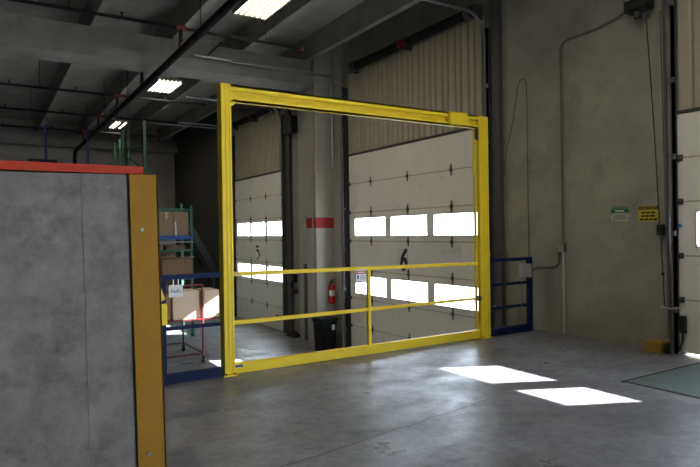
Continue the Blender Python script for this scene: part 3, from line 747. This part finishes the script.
# ------------------------------------------------------------------ pipes under the roof
sp = thing('sprinkler_pipework', (3.0, 14, 4.72), 'black sprinkler pipework with branch lines hung under the roof', 'sprinkler pipe')
T([(2.98, -2, 4.72), (2.98, 24.2, 4.72), (2.98, 24.5, 4.66), (2.98, 24.6, 4.4), (2.98, 24.6, LZ)], .065, 14).build('main_pipe', M['pipe'], sp, smooth=True)
for y in (10.3, 13.3, 16.1, 19.1, 22.1):
    bp_ = T([(-6, y, 5.12), (5.35, y, 5.12)], .030, 8).build('branch_pipe', M['pipe'], sp, smooth=True)
    T([(2.98, y, 4.74), (2.98, y, 5.12)], .036, 8).build('riser_nipple', M['pipe'], sp)
    T([(2.90, y, 5.12), (3.06, y, 5.12)], .048, 10).build('coupling', M['coupling'], sp)['label'] = 'red coupling'
    T([(2.98, y, 4.80), (2.98, y, 4.85)], .05, 10).build('coupling', M['coupling'], sp)['label'] = 'red coupling'
    T([(5.33, y, 5.12), (5.38, y, 5.12)], .038, 10).build('end_cap', M['coupling'], sp)['label'] = 'red end cap'
    for x in (-2.2, -.7, .55, 2.0, 4.2):
        h = MB(); h.tube([(x, y, 5.14), (x, y, 5.21)], .014, 6); h.tube([(x, y, 5.205), (x, y, 5.215)], .03, 8)
        h.build('sprinkler_head', M['pipe'], bp_)
    for x in (-3.0, 1.2, 4.6):
        T([(x, y, 5.15), (x, y, 5.96)], .006, 6).build('hanger_rod', M['pipe'], bp_)
for y in (2, 6.3, 9.2, 14.8, 18, 21.5):
    T([(2.98, y, 4.78), (2.98, y, 5.96)], .009, 6).build('hanger_rod', M['pipe'], sp)
    T([(2.98, y - .02, 4.72), (2.98, y + .02, 4.72)], .075, 12).build('clamp', M['pipe'], sp)
one('conduit', T([(3.66, 11.72, 5.12), (6.70, 11.72, 5.12)] + [tuple(p) for p in arc((6.70, 11.72, 4.97), (0, 0, 1), (1, 0, 0), .15)][1:] + [(6.85, 11.72, 3.0)], .022, 8), M['conduit'],
    'long silver conduit along the ceiling beam turning down beside the pillar', 'conduit', smooth=True)
t = thing('ceiling_conduit', (5.2, 19.3, 5.17), 'pale conduit under the roof behind the gate post', 'conduit')
T([(3.72, 19.3, 5.17), (6.98, 19.3, 5.17)], .024, 8).build('tube', M['conduit'], t, smooth=True)
for x in (3.9, 6.0): T([(x, 19.3, 5.19), (x, 19.3, 5.96)], .007, 6).build('hanger_rod', M['pipe'], t)
one('conduit', T([(3.95, 10.95, 5.2), (3.95, 11.74, 5.17)] , .016, 8), M['pipe'], 'short black pipe dropping from the roof near the silver conduit', 'pipe')

# ------------------------------------------------------------------ fluorescent high bays
def lamp(y0, label, ks=range(6)):
    t = thing('ceiling_light', (4.01, y0 + .61, 5.30), label, 'ceiling light', None)
    xa, xb, ya, yb = 3.71, 4.31, y0, y0 + 1.22
    mb = MB(); mb.box(xa, xb, ya, yb, 5.39, 5.42); mb.box(xa, xa + .012, ya, yb, 5.30, 5.39); mb.box(xb - .012, xb, ya, yb, 5.30, 5.39)
    mb.build('housing', M['housing'], t)
    rf = MB()
    for k in range(6):
        xc = xa + .05 + k * .1
        for s in (-1, 1):
            rf.hexa([(xc, ya + .01, 5.385), (xc + s * .048, ya + .01, 5.305), (xc + s * .048, yb - .01, 5.305), (xc, yb - .01, 5.385)],
                    [(xc, ya + .01, 5.389), (xc + s * .049, ya + .01, 5.309), (xc + s * .049, yb - .01, 5.309), (xc, yb - .01, 5.389)])
    rf.build('reflector', M['reflector'], t)
    for k in ks:
        xc = xa + .05 + k * .1
        T([(xc, ya + .03, 5.335), (xc, yb - .03, 5.335)], .014, 8).build('tube', M['tube'], t, smooth=True)
    for x in (xa + .1, xb - .1):
        for y in (ya + .15, yb - .15):
            T([(x, y, 5.42), (x, y, 5.96)], .004, 5).build('suspension_wire', M['pipe'], t)
    return t
L1 = lamp(8.50, 'large fluorescent ceiling light hung above the yellow gate post')
L2 = copy_tree(L1, (0, 6.35, 0)); L2['label'] = 'fluorescent ceiling light just beyond the concrete ceiling beam'
L3 = lamp(21.05, 'small distant ceiling light above the green rack frames', (1, 2, 4))

# ------------------------------------------------------------------ light
def bulb(y0, p):        # what the tubes of a fixture give off
    l = bpy.data.lights.new('tube_light', 'AREA'); l.shape = 'RECTANGLE'; l.size = .55; l.size_y = 1.15; l.energy = p; l.color = (1, .90, .74)
    o = bpy.data.objects.new('tube_light', l); C.objects.link(o); o.location = (4.01, y0 + .61, 5.295)
for y_, p_ in ((2.15, 13), (8.5, 12), (14.85, 12), (21.05, 9)): bulb(y_, p_)  # nearest one sits under the added out-of-view fixture
L0 = copy_tree(L1, (0, -6.35, 0)); L0['label'] = 'added unseen fluorescent ceiling light over the platform before the yellow gate'  # unseen fixture added to brighten the wall
def sun():
    l = bpy.data.lights.new('sun', 'SUN'); l.energy = SUN; l.angle = math.radians(.53); l.color = (1, .95, .88)
    o = bpy.data.objects.new('sun', l); C.objects.link(o)
    o.rotation_euler = Vector((-1.69, .80, -1)).to_track_quat('-Z', 'Y').to_euler(); o.location = (20, -5, 15)
SUN = 26; SKY = 7.0
sun()
W = bpy.data.worlds.new('world'); S.world = W; W.use_nodes = True
bg = W.node_tree.nodes['Background']; bg.inputs['Color'].default_value = (.80, .90, 1, 1); bg.inputs['Strength'].default_value = SKY
def portal(y0, y1, z0, z1, x=WX + .31, sgn=1):
    l = bpy.data.lights.new('opening_portal', 'AREA'); l.shape = 'RECTANGLE'; l.size = (z1 - z0); l.size_y = (y1 - y0)
    l.cycles.is_portal = True
    o = bpy.data.objects.new('opening_portal', l); C.objects.link(o)
    o.location = (x, (y0 + y1) / 2, (z0 + z1) / 2); o.rotation_euler = (0, sgn * math.pi / 2, 0)
portal(-8.6, -5.4, 0, 3.0)  # added unseen open door, farther one, for more sun bounce
portal(-4.6, -1.2, 0, 3.0)  # added unseen open door letting fill light in from behind
portal(D6[0] + e, D6[1] - e, LZ, 3.17); portal(D5[0] + e, D5[1] - e, LZ, 3.17); portal(D7[0] + e, D7[1] - e, 0, 2.8)

S.view_settings.view_transform = 'Standard'; S.view_settings.look = 'None'
S.view_settings.gamma = 1; S.view_settings.use_curve_mapping = False
S.view_settings.exposure = 1.52
S.cycles.max_bounces = 10; S.cycles.diffuse_bounces = 5; S.cycles.use_denoising = True
S.cycles.sample_clamp_indirect = 6
